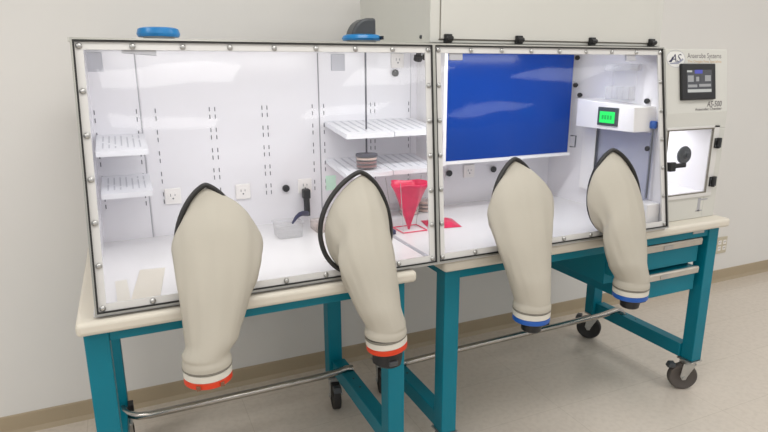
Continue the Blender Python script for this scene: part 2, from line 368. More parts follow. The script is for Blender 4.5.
# ================================================================ GLOVE CHAMBER
B = [0.0463, 1.0145, 2.0203]; T = [0.0638, 1.0435, 2.0145]
ZB, ZT = 0.805, 1.4664; SL = 0.1596; BK = 0.725
def fy(z): return 0.0256 + SL * (z - 0.805)
NF = Vector((0, -1, SL)).normalized()
def pf(i, s, z, off=0.0):
    """point on front pane i, s metres from its left edge, at height z, off metres in front"""
    t = (z - ZB) / (ZT - ZB); a = B[i] * (1 - t) + T[i] * t; b = B[i + 1] * (1 - t) + T[i + 1] * t
    wd = b - a
    return Vector((a + s, fy(z), z)) + NF * off if s >= 0 else Vector((b + s, fy(z), z)) + NF * off
def pslab(mb, c, o0, o1, mi=0):
    """c: four (i, s, z) corners"""
    return mb.hexa([pf(*k, o0) for k in c] + [pf(*k, o1) for k in c], mi)
ch = thing('glove_chamber', (1.03, 0.40, H + 0.001), 'long white anaerobic glove chamber with slanted clear front standing on both teal carts', 'glove box')
# shell
def yzslab(mb, x0b, x1b, x0t, x1t, y_front_off=0.0, mi=0):
    f0, f1 = fy(ZB) + y_front_off, fy(ZT) + y_front_off
    mb.hexa([(x0b, f0, ZB - 0.004), (x1b, f0, ZB - 0.004), (x1b, BK, ZB - 0.004), (x0b, BK, ZB - 0.004), (x0t, f1, ZT + 0.006), (x1t, f1, ZT + 0.006), (x1t, BK, ZT + 0.006), (x0t, BK, ZT + 0.006)], mi)
mb = MB(); yzslab(mb, B[0], B[0] + 0.008, T[0], T[0] + 0.008, 0.013); obj('side_wall', mb, 'inner', ch)
mb = MB(); yzslab(mb, B[2] - 0.006, B[2] + 0.006, T[2] - 0.006, T[2] + 0.008, 0.0005); obj('side_wall', mb, 'inner', ch)
obj('back_wall', bx(B[0] - 0.006, BK - 0.012, ZB - 0.004, B[2] + 0.006, BK + 0.006, ZT + 0.006), 'inner', ch)
rf = MB(); rf.hexa([(T[0] - 0.006, fy(ZT) + 0.013, ZT), (T[2] + 0.006, fy(ZT) + 0.013, ZT), (T[2] + 0.006, BK, ZT), (T[0] - 0.006, BK, ZT), (T[0] - 0.006, fy(ZT) + 0.013, ZT + 0.010), (T[2] + 0.006, fy(ZT) + 0.013, ZT + 0.010), (T[2] + 0.006, BK, ZT + 0.010), (T[0] - 0.006, BK, ZT + 0.010)])
obj('roof', rf, 'case', ch)
fl = MB(); fl.box(B[0] - 0.004, 0.028, H + 0.001, B[2] + 0.004, BK, H + 0.010)
obj('floor_panel', fl, 'floorp', ch)
js = MB(); js.box(1.006, 0.04, H + 0.010, 1.022, BK - 0.012, H + 0.0112)
for k in range(5): js.lathe([(0, 0), (0.0035, 0), (0.003, 0.0015), (0, 0.0018)], (1.014, 0.1 + 0.13 * k, H + 0.0112), 8, mi=1)
obj('joint_strip', js, ['seam', 'grey'], ch)
# back panels with bracket slots
YI = BK - 0.012
bp = MB()
bp.box(B[0], YI - 0.004, H + 0.01, 0.216, YI, ZT - 0.004)
bp.box(0.2215, YI - 0.002, H + 0.01, 0.862, YI, ZT - 0.004)
bp.box(0.866, YI - 0.004, H + 0.01, 1.262, YI, ZT - 0.004)
obj('back_liner', bp, 'inner', ch)
for x0, x1 in ((0.2155, 0.2185), (0.8625, 0.8645), (1.2615, 1.263)):
    obj('liner_seam', bx(x0, YI - 0.0045, H + 0.01, x1, YI - 0.001, ZT - 0.004), 'seam', ch)
def slots(x, y=YI - 0.0052, z0=0.955, z1=1.27):
    z = z1; k = 0
    while z > z0:
        for dz in (0.0, 0.027):
            obj('bracket_slot', bx(x - 0.0016, y, z - dz - 0.015, x + 0.0016, y + 0.003, z - dz), 'slot', ch)
        z -= 0.0745
for x in (0.074, 0.205): slots(x)
for x in (0.266, 0.449, 0.468, 0.640, 0.659, 0.836): slots(x, YI - 0.0032)
for x in (0.882, 1.081, 1.1, 1.254): slots(x)
# outlets in the back liner
def outlet(parent, x, z, y, wd=0.056, ht=0.058, m_='outlet', face='grey'):
    mb = MB(); mb.box(x - wd / 2, y - 0.008, z - ht / 2, x + wd / 2, y, z + ht / 2)
    o = obj('power_outlet', mb, m_, parent, bevel=0.003)
    f = MB(); f.rounded(x - 0.017, 0, x + 0.017, 0.034, 0, 0.002, 0.010)
    f.v = [(vx, y - 0.008 - vz, z - 0.017 + vy) for vx, vy, vz in f.v]
    obj('socket', f, m_, o)
    s_ = MB(); s_.box(x - 0.009, y - 0.0106, z + 0.0, x - 0.007, y - 0.0095, z + 0.010); s_.box(x + 0.006, y - 0.0106, z + 0.001, x + 0.008, y - 0.0095, z + 0.009)
    s_.lathe([(0, 0), (0.003, 0), (0.003, 0.001), (0, 0.001)], (x, y - 0.0098, z - 0.008), 8, axis=(0, -1, 0))
    obj('socket_holes', s_, 'slot', o)
    return o
for x, z in ((0.297, 0.956), (0.549, 0.951), (0.793, 0.952), (1.558, 0.955), (1.20, 1.434)):
    outlet(ch, x, z, YI - 0.0035)
def knob(parent, c, axis, r=0.012, l=0.02, m_='black', name='knob'):
    mb = MB(); mb.lathe([(0, 0), (r * 0.6, 0), (r * 0.6, l * 0.4), (r, l * 0.45), (r, l * 0.9), (r * 0.85, l), (0, l)], c, 18, axis=axis)
    return obj(name, mb, m_, parent, smooth=True)
for x, z in ((0.715, 0.950), (1.188, 1.386), (1.452, 0.954), (1.686, 0.955)):
    knob(ch, (x, YI - 0.003, z), (0, -1, 0), 0.014, 0.016)
knob(ch, (1.16, 0.44, ZT - 0.004), (0, 0.3, -1), 0.016, 0.035); knob(ch, (1.205, 0.46, ZT - 0.004), (0, 0.3, -1), 0.016, 0.03)
for y, z in ((0.555, 1.446), (0.555, 1.330), (0.524, 1.288), (0.160, 1.278)):
    knob(ch, (B[2] - 0.009, y, z), (-1, 0, 0), 0.010, 0.018)
for x, z in ((0.09, 1.428), (0.945, 1.428)):
    obj('vent_plate', bx(x - 0.028, YI - 0.010, z - 0.032, x + 0.028, YI - 0.003, z + 0.03), 'grey', ch, bevel=0.002)
# green sticker on the liner
obj('green_label', bx(0.882, YI - 0.006, 0.925, 0.925, YI - 0.004, 0.985), 'green', ch)
# front panes: each with frame, gasket, border, bolts
for i in (0, 1):
    e = lambda d: (d, ZB + 0.003 + d, -d, ZT - 0.003 - d)
    def ring(d0, d1, o0, o1):
        mb = MB(); a, zb, b, zt = d0, ZB + 0.002 + d0, -d0, ZT + 0.0065 - d0; c, zb2, d, zt2 = d1, ZB + 0.002 + d1, -d1, ZT + 0.0065 - d1
        if d0 == 0: a, b = 1e-6, -1e-6
        P = lambda s, z: (i, s, z)
        pslab(mb, [P(a, zb), P(b, zb), P(d, zb2), P(c, zb2)], o0, o1)
        pslab(mb, [P(a, zt), P(b, zt), P(d, zt2), P(c, zt2)], o0, o1)
        pslab(mb, [P(a, zb), P(c, zb2), P(c, zt2), P(a, zt)], o0, o1)
        pslab(mb, [P(b, zb), P(d, zb2), P(d, zt2), P(b, zt)], o0, o1)
        return mb
    pane = MB(); pslab(pane, [(i, 0.026, ZB + 0.028), (i, -0.026, ZB + 0.028), (i, -0.026, ZT - 0.0195), (i, 0.026, ZT - 0.0195)], 0.0035, 0.0045)
    pn = obj('front_pane', pane, 'clear', ch)
    obj('frame', ring(0, 0.0045, -0.013, 0.0125), 'alu', pn)
    obj('gasket', ring(0.0045, 0.0085, -0.004, 0.0110), 'gasket', pn)
    bd = ring(0.0085, 0.0265, 0.0, 0.006)
    obj('border_strip', bd, 'border', pn)
    W = 9
    spots = []
    for k in range(W):
        for z in (ZB + 0.019, ZT - 0.012):
            t = (z - ZB) / (ZT - ZB); wd = (B[i + 1] * (1 - t) + T[i + 1] * t) - (B[i] * (1 - t) + T[i] * t)
            spots.append((0.018 + (wd - 0.036) * k / (W - 1), z))
    for k in range(1, 6):
        z = ZB + 0.019 + (ZT - ZB - 0.031) * k / 6
        spots += [(0.018, z), (-0.018, z)]
    for s_, z in spots:
        mb = MB(); mb.lathe([(0, 0), (0.0075, 0), (0.0075, 0.002), (0.006, 0.0045), (0.003, 0.0058), (0, 0.006)], pf(i, s_, z, 0.006), 12, axis=NF)
        obj('bolt', mb, 'zinc', pn, smooth=True)
# clip stuck to the top border of each pane
for i, s_ in ((1, 0.062), (1, 0.795)):
    mb = MB(); pslab(mb, [(i, s_, ZT - 0.040), (i, s_ + 0.045, ZT - 0.040), (i, s_ + 0.045, ZT - 0.018), (i, s_, ZT - 0.018)], -0.006, 0.002)
    obj('border_clip', mb, 'grey', ch)
mb = MB(); pslab(mb, [(0, 0.110, ZT - 0.026), (0, 0.190, ZT - 0.032), (0, 0.190, ZT - 0.018), (0, 0.110, ZT - 0.018)], -0.006, 0.002)
obj('border_clip', mb, 'grey', ch)

# ---- airlock (interchange) at the right end
AX0, AX1 = 2.034, 2.374; AZ = 1.232; AY = fy(AZ)
hs = MB()
D0, D1, DZ0, DZ1 = 2.056, 2.302, 0.910, 1.166      # opening of the door
prof = lambda x: [(x, AY + 0.0, H + 0.001), (x, AY, AZ), (x, fy(ZT) + 0.0, ZT + 0.004), (x, BK, ZT + 0.004), (x, BK, H + 0.001)]
# upper head, jambs, sill, back, floor
hs.prism([(AX0, AY, DZ1), (AX0, AY, AZ), (AX0, fy(ZT), ZT + 0.004), (AX0, BK, ZT + 0.004), (AX0, BK, DZ1)], (AX1 - AX0, 0, 0))
hs.box(AX0, AY, H + 0.001, D0, BK - 0.2, DZ1); hs.box(D1, AY, H + 0.001, AX1, BK - 0.2, DZ1)
hs.box(D0, AY, H + 0.001, D1, BK - 0.2, DZ0)
hs.box(AX0, BK - 0.2, H + 0.001, AX1, BK, DZ1)
al = obj('airlock_housing', hs, 'case', ch, bevel=0.002)
li = MB(); li.box(D0, AY + 0.004, DZ0, D0 + 0.002, 0.52, DZ1); li.box(D1 - 0.002, AY + 0.004, DZ0, D1, 0.52, DZ1); li.box(D0, AY + 0.004, DZ0, D1, 0.52, DZ0 + 0.002); li.box(D0, 0.518, DZ0, D1, 0.522, DZ1)
obj('airlock_liner', li, 'inner', al)
dm = MB(); dm.box(D0 + 0.004, AY - 0.004, DZ0 + 0.003, D1 - 0.004, AY - 0.001, DZ1 - 0.003)
obj('airlock_door', dm, 'clear', al)
fm = MB()
for a in ((D0 - 0.004, DZ0 - 0.004, D1 + 0.004, DZ0 + 0.001), (D0 - 0.004, DZ1 - 0.001, D1 + 0.004, DZ1 + 0.004), (D0 - 0.004, DZ0, D0 + 0.001, DZ1), (D1 - 0.001, DZ0, D1 + 0.004, DZ1)):
    fm.box(a[0], AY - 0.004, a[1], a[2], AY + 0.001, a[3])
obj('door_seal', fm, 'oring', al)
wf = MB(); wf.box(D1 + 0.004, AY - 0.005, DZ0 - 0.004, D1 + 0.034, AY, DZ1 + 0.012); wf.box(D0 - 0.014, AY - 0.005, DZ0 - 0.018, D1 + 0.034, AY, DZ0 - 0.004); wf.box(D0 - 0.014, AY - 0.005, DZ1 + 0.004, D1 + 0.034, AY, DZ1 + 0.012)
obj('door_frame', wf, 'border', al, bevel=0.001)
hd = MB(); hd.box(2.058, AY - 0.026, 1.012, 2.090, AY - 0.004, 1.048); hd.box(2.088, AY - 0.022, 1.023, 2.150, AY - 0.011, 1.041)
obj('door_latch', hd, 'black', al, bevel=0.004)
for z in (1.108, 0.951):
    hg = MB(); hg.box(D1 + 0.012, AY - 0.012, z - 0.0195, D1 + 0.048, AY, z + 0.0195); hg.lathe([(0, 0), (0.007, 0), (0.007, 0.042), (0, 0.042)], (D1 + 0.026, AY - 0.014, z - 0.021), 12)
    hh = obj('hinge', hg, 'black', al, bevel=0.001)
    for sx in (-0.013, 0.013):
        for sz in (-0.012, 0.012):
            sc = MB(); sc.lathe([(0, 0), (0.004, 0), (0.003, 0.002), (0, 0.0025)], (D1 + 0.026 + sx, AY - 0.012, z + sz), 8, axis=(0, -1, 0))
            obj('hinge_screw', sc, 'dgrey', al)
knob(al, (2.285, AY - 0.004, 1.155), (0, -1, 0), 0.003, 0.003, 'grey', 'screw')
kb = MB(); kb.lathe([(0, 0), (0.034, 0), (0.036, 0.006), (0.033, 0.012), (0.016, 0.014), (0.012, 0.020), (0, 0.021)], (2.180, 0.118, 1.065), 28, axis=(0, -1, 0.0)); kb.lathe([(0, 0), (0.010, 0), (0.010, 0.026), (0, 0.026)], (2.180, 0.118, 1.065), 14, axis=(0, -1, 0)) 
obj('inner_knob', kb, 'dgrey', al, smooth=True)
# lines of the lower sill
ss = MB(); ss.box(2.27, AY - 0.001, 0.83, 2.285, AY, 0.885); ss.box(2.285, AY - 0.001, 0.875, 2.325, AY, 0.88); ss.box(2.262, AY - 0.001, 0.83, 2.30, AY, 0.834)
obj('sill_marking', ss, 'seam', al)
# head: touch screen and lettering, on the slanted plane
def ap(x, z, off=0.0): return Vector((x, fy(z), z)) + NF * off
def aslab(mb, x0, z0, x1, z1, o0, o1, mi=0):
    return mb.hexa([ap(x0, z0, o0), ap(x1, z0, o0), ap(x1, z1, o0), ap(x0, z1, o0), ap(x0, z0, o1), ap(x1, z0, o1), ap(x1, z1, o1), ap(x0, z1, o1)], mi)
mb = MB(); aslab(mb, 2.106, 1.280, 2.292, 1.415, -0.002, 0.012); ts = obj('touch_screen', mb, 'black', al, bevel=0.003)
mb = MB()
sx0, sx1, sz0, sz1 = 2.132, 2.268, 1.306, 1.391
aslab(mb, sx0, sz0, sx1, sz1, 0.011, 0.0124, 0)
def stile(u0, v0, u1, v1, mi): aslab(mb, sx0 + (sx1 - sx0) * u0, sz0 + (sz1 - sz0) * v0, sx0 + (sx1 - sx0) * u1, sz0 + (sz1 - sz0) * v1, 0.0124, 0.0128, mi)
stile(0.0, 0.90, 0.2, 0.98, 2); stile(0.31, 0.84, 0.62, 1.0, 3); stile(0.65, 0.88, 0.98, 0.96, 1 - 1)
stile(0.03, 0.48, 0.26, 0.76, 1); stile(0.72, 0.50, 0.96, 0.76, 1); stile(0.36, 0.50, 0.48, 0.70, 1); stile(0.54, 0.45, 0.66, 0.78, 0)
stile(0.03, 0.24, 0.40, 0.36, 1); stile(0.48, 0.26, 0.96, 0.38, 1); stile(0.02, 0.02, 0.98, 0.15, 2)
obj('screen_display', mb, ['screen', 'tile', 'tile2', 'scrblue'], al)
R_ = Vector((1, 0, 0)); U_ = Vector((0, SL, 1)).normalized()
text('Anaerobe Systems', 0.019, ap(2.150, 1.437), R_, U_, 'print', al, width=0.190)
text('The Oxygen Free Specialists', 0.010, ap(2.152, 1.420), R_, U_, 'tan', al, width=0.188)
text('AS-500', 0.022, ap(2.254, 1.252), R_, U_, 'print', al, width=0.086, shear=0.25)
text('Anaerobic Chamber', 0.011, ap(2.188, 1.239), R_, U_, 'print', al, width=0.152)
lg = MB(); c0 = ap(2.088, 1.434, 0.0006); n = 40
ov = [c0 + R_ * (0.048 * math.cos(2 * math.pi * k / n)) + U_ * (0.031 * math.sin(2 * math.pi * k / n)) for k in range(n)]
lg.add(ov, [tuple(range(n))])
oi = [c0 + NF * 0.0003 + R_ * (0.0492 * math.cos(2 * math.pi * k / n)) + U_ * (0.0322 * math.sin(2 * math.pi * k / n)) for k in range(n)]
lg.add(oi + [p + NF * 0.0002 for p in ov], [(k, (k + 1) % n, n + (k + 1) % n, n + k) for k in range(n)], 1)
sw = [(-0.040, -0.010), (-0.028, -0.004), (-0.018, 0.008), (-0.010, 0.006), (-0.020, -0.008), (-0.030, -0.013)]
lg.add([c0 + NF * 0.0008 + R_ * a + U_ * b for a, b in sw], [tuple(range(6))], 2)
sw = [(-0.034, -0.016), (0.010, -0.012), (0.036, 0.002), (0.040, -0.004), (0.012, -0.019), (-0.030, -0.020)]
lg.add([c0 + NF * 0.0007 + R_ * a + U_ * b for a, b in sw], [tuple(range(6))], 1)
obj('logo_oval', lg, ['logowhite', 'logogrey', 'navy'], al)
text('AS', 0.030, ap(2.060, 1.422, 0.0006), R_, U_, 'navy', al, width=0.058, shear=0.3)
# interior airlock door, seen through the right pane
RW = B[2] - 0.008
it = MB(); it.box(RW - 0.020, 0.402, 0.885, RW, 0.478, 1.158)
obj('door_post', it, 'white', ch, bevel=0.002)
it = MB(); it.box(RW - 0.014, 0.118, 0.895, RW - 0.008, 0.400, 1.158); obj('inner_airlock_door', it, 'bluefilm', ch)
it = MB(); it.box(RW - 0.016, 0.396, 0.885, RW - 0.006, 0.402, 1.158); it.box(RW - 0.016, 0.118, 0.888, RW - 0.006, 0.402, 0.895); obj('inner_door_frame', it, 'dgrey', ch)
knob(ch, (RW - 0.014, 0.125, 1.100), (-1, 0, 0), 0.010, 0.014)

# ================================================================ TOP HOUSING
th = thing('filter_housing', (1.53, 0.43, ZT + 0.011), 'large off-white equipment housing on the roof above the right pane', 'housing')
TX0, TX1, TY, TZ0, TZ1 = 1.042, 2.018, 0.142, ZT + 0.011, 1.735
hs = MB(); hs.box(TX0, TY, TZ0, TX1, 0.712, TZ1)
obj('body', hs, 'case', th, bevel=0.003)
pd = MB(); pd.box(TX0 + 0.036, TY - 0.004, TZ0 + 0.012, TX1 - 0.045, TY, TZ1 - 0.06)
obj('front_door', pd, 'case', th, bevel=0.0015)
gr = MB(); gr.box(TX0 + 0.03, TY - 0.001, TZ0 + 0.0085, TX1 - 0.03, TY + 0.001, TZ0 + 0.012); gr.box(TX0 + 0.033, TY - 0.001, TZ0 + 0.0085, TX0 + 0.0355, TY + 0.001, TZ1 - 0.05)
obj('door_gap', gr, 'oring', th)
for x in (1.101, 1.368, 1.679, 1.963):
    lt = MB(); lt.box(x - 0.0125, TY - 0.014, TZ0 + 0.0005, x + 0.0125, TY, TZ0 + 0.0265); lt.lathe([(0, 0), (0.008, 0), (0.008, 0.024), (0, 0.024)], (x - 0.012, TY - 0.017, TZ0 + 0.013), 10, axis=(1, 0, 0))
    obj('door_hinge', lt, 'black', th, bevel=0.002)
lt = MB(); lt.box(1.925, TY - 0.014, 1.652, 1.945, TY, 1.690); obj('latch', lt, 'zinc', th, bevel=0.003)
for z in (TZ0 + 0.012,):
    sc = MB(); sc.lathe([(0, 0), (0.006, 0), (0.005, 0.004), (0, 0.005)], (TX0, 0.20, z + 0.008), 10, axis=(-1, 0, 0)); obj('side_screw', sc, 'dgrey', th)

# gas fittings on the roof
def clamp(x, y, r, h, label, elbow):
    z0 = ZT + 0.0105
    t = thing('gas_port', (x, y, z0), label, 'gas port')
    ft = MB(); ft.lathe([(0, 0), (r * 0.72, 0), (r * 0.72, 0.008), (0, 0.008)], (x, y, z0), 28); obj('flange', ft, 'cuff', t, smooth=True)
    cb = MB(); cb.lathe([(r * 0.7, 0.006), (r * 0.94, 0.006), (r, 0.012), (r, h * 0.55), (r * 0.93, h), (r * 0.8, h + 0.003), (r * 0.7, h)], (x, y, z0), 40, closed=True)
    o = obj('clamp_ring', cb, 'clampblue', t, smooth=True)
    if elbow:
        kn = MB(); kn.box(x + r * 0.70, y - r * 0.95, z0 + 0.008, x + r * 0.80, y - r * 0.55, z0 + h - 0.002); obj('clamp_gap', kn, 'black', t)
        eb = MB(); ex0, ex1, eh = x - 0.042, x + 0.036, 0.060; pts = []
        for k in range(13):
            a = math.radians(180 - 90 * k / 12); pts.append((ex1 - 0.022 + (ex1 - ex0 - 0.022) * math.cos(a), y - 0.03, z0 + h * 0.5 + eh * math.sin(a)))
        pts += [(ex1, y - 0.03, z0 + h * 0.5 + eh), (ex1, y - 0.03, z0 + h * 0.5)]
        eb.prism(pts, (0, 0.06, 0)); obj('elbow', eb, 'dgrey', t, bevel=0.008)
    else:
        lid = MB(); lid.lathe([(0, h - 0.004), (r * 0.72, h - 0.004), (r * 0.72, h - 0.001), (0, h)], (x, y, z0), 32); obj('cap', lid, 'clampblue', t, smooth=True)
clamp(0.268, 0.205, 0.054, 0.026, 'flat round blue clamp cap on the roof above the left pane', False)
clamp(0.842, 0.205, 0.060, 0.020, 'blue clamp ring with black elbow fitting on the roof beside the housing', True)

# ================================================================ SLEEVES
def oval(k, n, a, up_, skew, dn=0.120):
    an = 2 * math.pi * k / n
    sx, cz = math.sin(an), math.cos(an)
    zz = up_ * (abs(cz) ** 1.0) if cz > 0 else -dn * abs(cz)
    xx = a * math.copysign(abs(sx) ** (1.42 if cz > 0 else 0.9), sx)
    if cz > 0: xx += skew * cz ** 2
    return xx, zz
FIT = {1: [(0.106, -0.0), (0.119, 0.0167), (0.1134, 0.0136), (0.1087, 0.0095), (0.1005, 0.0019), (0.0904, -0.0068), (0.0822, -0.014), (0.0748, -0.0205), (0.0685, -0.0267), (0.0633, -0.0324)], 2: [(0.106, 0.012), (0.095, 0.0051), (0.0896, 0.0052), (0.0804, 0.0081), (0.0847, 0.0033), (0.0819, 0.0046), (0.075, 0.0098), (0.0698, 0.014), (0.0653, 0.0182), (0.0612, 0.0227)], 3: [(0.106, -0.0), (0.1355, 0.0108), (0.1308, 0.001), (0.121, -0.0082), (0.1096, -0.0184), (0.0973, -0.0232), (0.0867, -0.0246), (0.0786, -0.0245), (0.0722, -0.0244), (0.0667, -0.0239)], 4: [(0.106, -0.0), (0.1203, -0.0138), (0.1118, -0.0142), (0.0988, -0.0119), (0.0908, -0.0158), (0.0918, -0.0272), (0.0867, -0.0309), (0.079, -0.031), (0.0718, -0.0307), (0.0654, -0.0298)]}
def sleeve(cx, dx, label, band, cap, seed, tilt=0.0, zc=0.655, ra=0.102, ru=0.178, skew=0.0):
    zc0 = 0.938
    root = thing('glove_sleeve', (cx, fy(0.9) - 0.01, 0.9), label, 'glove sleeve', 'sleeves hanging from the glove ports')
    n = 56
    # port ring on the pane
    rb = MB(); R = []
    for k in range(n):
        xx, zz = oval(k, n, ra, ru, skew); c = Vector((cx + xx, fy(zc0 + zz), zc0 + zz)); R.append(c)
    q = 10; vs = []
    for k in range(n):
        tdir = (R[(k + 1) % n] - R[k - 1]).normalized(); b_ = tdir.cross(NF).normalized()
        for j in range(q):
            a = 2 * math.pi * j / q; vs.append(R[k] + NF * 0.013 + NF * 0.009 * math.cos(a) + b_ * 0.007 * math.sin(a))
    rb.add(vs, [(k * q + j, k * q + (j + 1) % q, ((k + 1) % n) * q + (j + 1) % q, ((k + 1) % n) * q + j) for k in range(n) for j in range(q)])
    obj('port_ring', rb, 'gasket', root, smooth='all')
    # sleeve: outer (front/top) line, inner (back/bottom) line, half width
    zr = zc
    sec = [  # (y_out, z_out, y_in, z_in, a)
        (fy(1.112) - 0.012, 0.930 + ru, fy(0.815) - 0.012, 0.818, 0.106),
        (0.050, 0.920 + ru, 0.010, 0.818, 0.110),
        (0.016, 0.886 + ru, 0.000, 0.814, 0.1155),
        (-0.022, 1.012, -0.008, 0.806, 0.1105),
        (-0.056, 0.955, -0.014, 0.796, 0.101),
        (-0.082, 0.905, -0.020, 0.782, 0.092),
        (-0.102, 0.858, -0.024, 0.765, 0.084),
        (-0.118, 0.812, -0.027, 0.746, 0.0755),
        (-0.130, 0.776, -0.029, 0.730, 0.0685),
        (-0.140, 0.745, -0.030, 0.714, 0.0625),
        (-0.147, zr + 0.034, -0.031, zr + 0.028, 0.0585),
        (-0.1475, zr + 0.022, -0.0325, zr + 0.020, 0.0575),
        (-0.1505, zr + 0.011, -0.0295, zr + 0.010, 0.0605),
        (-0.1505, zr, -0.0295, zr, 0.0605)]
    # half width and sideways shift of each section
    sec = [q[:4] + f for q, f in zip(sec, FIT[int(seed)] + [(0.0585, dx), (0.0575, dx), (0.0605, dx), (0.0605, dx)])]
    # resample smoothly
    def cr(p0, p1, p2, p3, t):
        return [0.5 * (2 * b + (c - a) * t + (2 * a - 5 * b + 4 * c - d) * t * t + (3 * b - a - 3 * c + d) * t ** 3) for a, b, c, d in zip(p0, p1, p2, p3)]
    SS = []
    for i in range(len(sec) - 1):
        for k in range(4):
            SS.append((i + k / 4, cr(sec[max(i - 1, 0)], sec[i], sec[i + 1], sec[min(i + 2, len(sec) - 1)], k / 4)))
    SS.append((len(sec) - 1, sec[-1]))
    vs = []
    L = len(SS)
    for r_, (pos, (yo, zo, yi, zi, a, xo)) in enumerate(SS):
        t = pos / (len(sec) - 1); O = Vector((0, yo, zo)); I = Vector((0, yi, zi)); c = (O + I) / 2; h = (O - I) / 2
        ringw = max(0.0, 1 - pos / 1.6)
        xoff = cx + xo
        for k in range(n):
            an = 2 * math.pi * k / n; sx, cz = math.sin(an), math.cos(an)
            e1 = 1.0 + (0.5 * max(0, 1 - pos / 5.5) if cz > 0 else 0)
            ex = math.copysign(abs(sx) ** e1, sx)
            p = c + h * cz; px = a * ex + (skew * cz * cz * max(0, 1 - pos / 5) if cz > 0 else 0)
            if ringw > 0:
                xx, zz = oval(k, n, ra, ru, skew); g = Vector((0, fy(zc0 + zz) - 0.012, zc0 + zz)); ow = ringw ** 1.2
                off = c - Vector((0, (SS[0][1][0] + SS[0][1][2]) / 2, (SS[0][1][1] + SS[0][1][3]) / 2))
                p = p * (1 - ow) + (g * 0.995 + off) * ow; px = px * (1 - ow) + xx * ow * 0.97
            amp = 0.0045 * math.sin(math.pi * min(1, max(0, t * 1.12)) ** 0.8) if t < 0.86 else 0
            nz = noise.noise(Vector((3.2 * sx + seed * 9, 3.2 * cz, pos * 0.33))) + 0.6 * noise.noise(Vector((sx * 7, cz * 7 + seed * 5, pos * 0.22)))
            v = Vector((xoff + px, p.y, p.z)); d = Vector((sx, -0.5 * cz, 0.3 * cz))
            # straight pleats that fan out from the ring
            pleat = 0.0022 * math.sin(9 * an + seed) * max(0, 1 - abs(pos - 4.0) / 4.0)
            vs.append(v + d * (nz * amp + pleat))
    mb = MB(); mb.add(vs, [(i * n + k, i * n + (k + 1) % n, (i + 1) * n + (k + 1) % n, (i + 1) * n + k) for i in range(L - 1) for k in range(n)])
    obj('sleeve_fabric', mb, 'sleeve', root, smooth='all')
    # cuff: rings below the fabric
    cc = Vector((cx + dx, -0.090, zr)); ax = Vector((math.sin(tilt), 0, math.cos(tilt))).normalized()
    def tor(r, w_, h0, h1, m_, name, par=root):
        mb = MB(); mb.lathe([(r - w_, h0), (r - 0.002, h0), (r, h0 + 0.002), (r, h1 - 0.002), (r - 0.002, h1), (r - w_, h1)], cc, 44, axis=ax, closed=True)
        return obj(name, mb, m_, par, smooth=True)
    tor(0.0612, 0.012, -0.007, 0.000, 'oring', 'clamp_cord')
    tor(0.0602, 0.012, -0.026, -0.007, 'cuff', 'cuff_ring')
    bd = tor(0.0596, 0.02, -0.043, -0.026, band, 'end_ring')
    pl = MB(); pl.lathe([(0, -0.041), (0.044, -0.041), (0.044, -0.036), (0, -0.036)], cc, 30, axis=ax); obj('end_plate', pl, band if band != 'bluering' else 'bluering', root)
    if cap == 'glove':
        g = MB(); g.lathe([(0, -0.100), (0.030, -0.098), (0.042, -0.090), (0.044, -0.06), (0.045, -0.043), (0, -0.043)], cc + Vector((0.012, 0, 0)), 26, axis=(0.12, 0.05, 1)); o = obj('end_cap', g, 'black', root, smooth=True)
        g = MB(); g.box(cc.x - 0.01, cc.y - 0.052, zr - 0.082, cc.x + 0.016, cc.y - 0.030, zr - 0.066); obj('cap_tab', g, 'dgrey', root, bevel=0.003)
    elif cap == 'stub':
        g = MB(); g.lathe([(0, -0.084), (0.026, -0.083), (0.032, -0.078), (0.036, -0.043), (0, -0.043)], cc + Vector((0.006, 0, 0)), 24, axis=(0.05, 0, 1)); obj('end_cap', g, 'black', root, smooth=True)
        g = MB(); g.box(cc.x + 0.02, cc.y - 0.02, zr - 0.068, cc.x + 0.062, cc.y + 0.004, zr - 0.052); obj('cap_tab', g, 'black', root, bevel=0.003)
    else:
        for k in (0.0, 1.9):
            g = MB(); g.box(cc.x - 0.035 + 0.03 * k, cc.y - 0.0600, zr - 0.040, cc.x - 0.026 + 0.03 * k, cc.y - 0.048, zr - 0.031)
            obj('ring_notch', g, 'brown', root)
sleeve(0.338, -0.048, 'cream sleeve with orange end ring and no cap, hanging nearest the left end', 'orange', None, 1.0, 0.0, 0.680, 0.088, 0.167)
sleeve(0.748, 0.037, 'cream sleeve with orange end ring and black cap, hanging beside the red cone bag', 'orange', 'glove', 2.0, -0.10, 0.663, 0.110, 0.169, 0.024)
sleeve(1.322, -0.018, 'cream sleeve with blue end ring, hanging in front of the blue doors', 'bluering', 'stub', 3.0, 0.0, 0.652, 0.098, 0.172)
sleeve(1.748, -0.012, 'cream sleeve with blue end ring, hanging in front of the green display and drawers', 'bluering', 'stub', 4.0, 0.0, 0.657, 0.120, 0.177)

